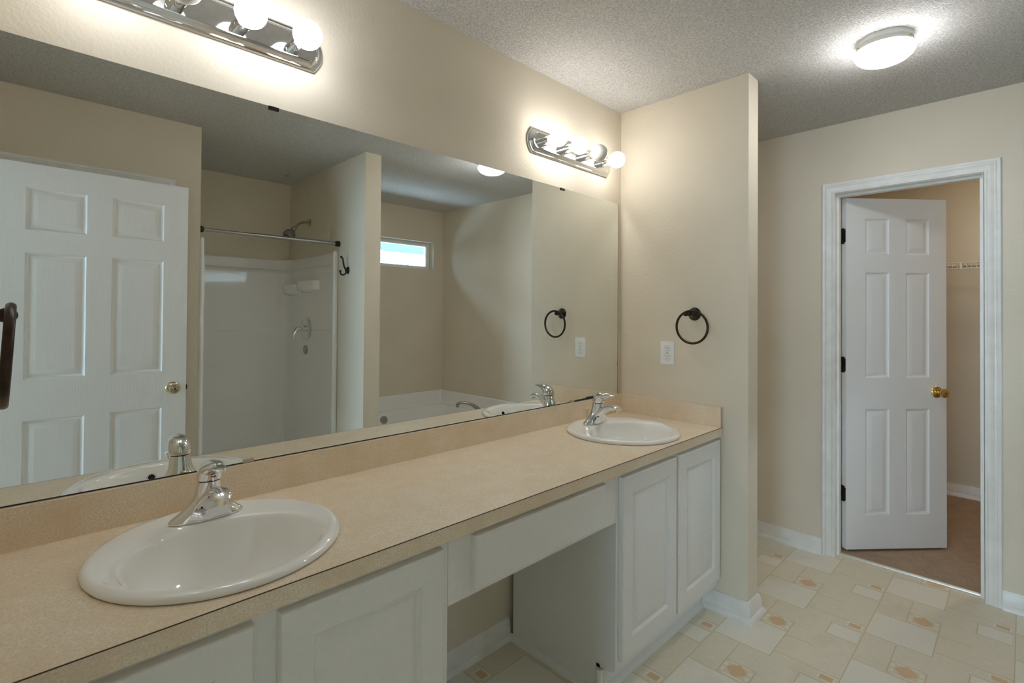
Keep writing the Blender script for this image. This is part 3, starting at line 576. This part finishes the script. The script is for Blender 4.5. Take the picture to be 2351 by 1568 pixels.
# ---------------------------------------------------------------- bathtub
tb = thing('bathtub', 'white drop-in bathtub under the high window, seen in the mirror', 'bathtub')
X0, X1, Y0, Y1 = FXB + .002, XF - .002, YB + .002, -1.775
def rr(x0, x1, y0, y1, r, z, n=8):
    o = []
    for c_, a_ in (((x1 - r, y1 - r), 0), ((x0 + r, y1 - r), math.pi / 2), ((x0 + r, y0 + r), math.pi), ((x1 - r, y0 + r), 1.5 * math.pi)):
        o += [(x, y, z) for x, y in arc(c_, r, a_, a_ + math.pi / 2, n)]
    return o
ZD = .412
L = [rr(X0, X1, Y0, Y1, .003, 0), rr(X0, X1, Y0, Y1, .003, ZD - .012), rr(X0 + .003, X1 - .003, Y0 + .003, Y1 - .006, .01, ZD), rr(X0 + .085, X1 - .10, Y0 + .085, Y1 - .12, .16, ZD), rr(X0 + .098, X1 - .113, Y0 + .098, Y1 - .133, .16, ZD - .010), rr(X0 + .115, X1 - .13, Y0 + .112, Y1 - .148, .17, ZD - .05), rr(X0 + .20, X1 - .20, Y0 + .16, Y1 - .19, .18, .12), rr(X0 + .30, X1 - .30, Y0 + .22, Y1 - .25, .14, .085)]
obj('shell', rings(NB(), L, False, True), FIBER, tb, ang=40)
LIP = [(.0, ZD - .02), (.0, .548), (.010, .549), (.014, .545), (.016, .53), (.018, ZD + .03), (.028, ZD + .006), (.040, ZD - .002)]
obj('tile_lip', sweep(NB(), [(X1, Y1 + .02, 0), (X1, Y0, 0), (X0, Y0, 0), (X0, Y1 + .02, 0)], LIP, (0, 0, 1), -1, True), FIBER, tb, ang=40)
obj('overflow_plate', lathe(NB(), [(.036, -.006), (.036, .006), (.032, .010), (.012, .011), (.009, .016), (.001, .016)], (2.535, Y0 + .121, .345), (-.25, 1, .18), 32), SATIN, tb)
ts = thing('tub_faucet', 'arched metal tub spout at the far corner of the bathtub, seen in the mirror', 'faucet', (3.17, -2.08, ZD))
dr_ = Vector((-.77, -.64, 0))
pt = bez(Vector((0, 0, .0)) , Vector((0, 0, .085)) + dr_ * .05, Vector((0, 0, .135)) + dr_ * .14, Vector((0, 0, .098)) + dr_ * .235, 14)
bm = NB(); tube(bm, pt, [(.026, .026), (.025, .026), (.023, .025), (.020, .024), (.018, .023), (.016, .022), (.015, .021), (.014, .020), (.0135, .020), (.013, .019), (.013, .019), (.0125, .019), (.012, .018), (.012, .017), (.010, .014)], 20, upv=(-.77, -.64, .2)); obj('spout', bm, SATIN, ts, ang=60)
obj('spout_tip', lathe(NB(), [(.013, -.030), (.014, .0), (.012, .005)], Vector((0, 0, .098)) + dr_ * .228, (0, 0, 1), 20), SATIN, ts)
obj('base_ring', lathe(NB(), [(.034, 0), (.034, .004), (.028, .010)], (0, 0, 0), (0, 0, 1), 28), SATIN, ts)
# ---------------------------------------------------------------- closet shelf
ws = thing('wire_shelf', 'white wire closet shelf on the closet back wall', 'shelf')
xf_, xb_ = 4.782, 5.085; zt_, zl_ = 1.741, 1.700
bm = NB()
for x, z in ((xf_, zt_), (xf_, zl_), (xb_ - .004, zt_), (xf_ + .15, zt_ - .006)): tube(bm, [(x, -2.98, z), (x, .58, z)], .0032, 8)
obj('rails', bm, WIRE, ws)
bm = NB(); y = -2.97
while y < .58:
    tube(bm, [(xf_, y, zl_), (xf_ + .0008, y, zt_ - .004), (xf_ + .008, y, zt_), (xb_, y, zt_)], .0020, 6); y += .0254
obj('deck_wires', bm, WIRE, ws)
for y in (-1.213, -.4, -2.1):
    obj('brace', BX(xf_ - .004, xf_ + .002, y - .006, y + .006, zl_ - .004, zt_ + .003), WIRE, ws)
    bm = NB(); tube(bm, [(xf_ + .004, y, zl_ + .004), (xb_, y, zl_ - .30)], .004, 8); 
    bm.free()
# ---------------------------------------------------------------- house next door
nh = thing('exterior_house', 'neighbouring house with a pale shingle roof seen through the high window', 'house')
obj('side_wall', BX(-4, 14, -8.2, -8.0, -.5, 2.2), SOFF, nh, sm=False)
bm = NB(); rings(bm, [[(x, -7.4, 2.12), (x, -7.4, 2.18), (x, -12.0, 3.253), (x, -12.0, 3.1)] for x in (-4, 16)], True, True); obj('shingle_roof', bm, SHING, nh, sm=False)
obj('sky_screen_wall', BX(-4, 18, -12.3, -12.0, 2.0, 6.5), SOFF, nh, sm=False)  # added wall screening off the bright sky above the ridge, toned to read pale
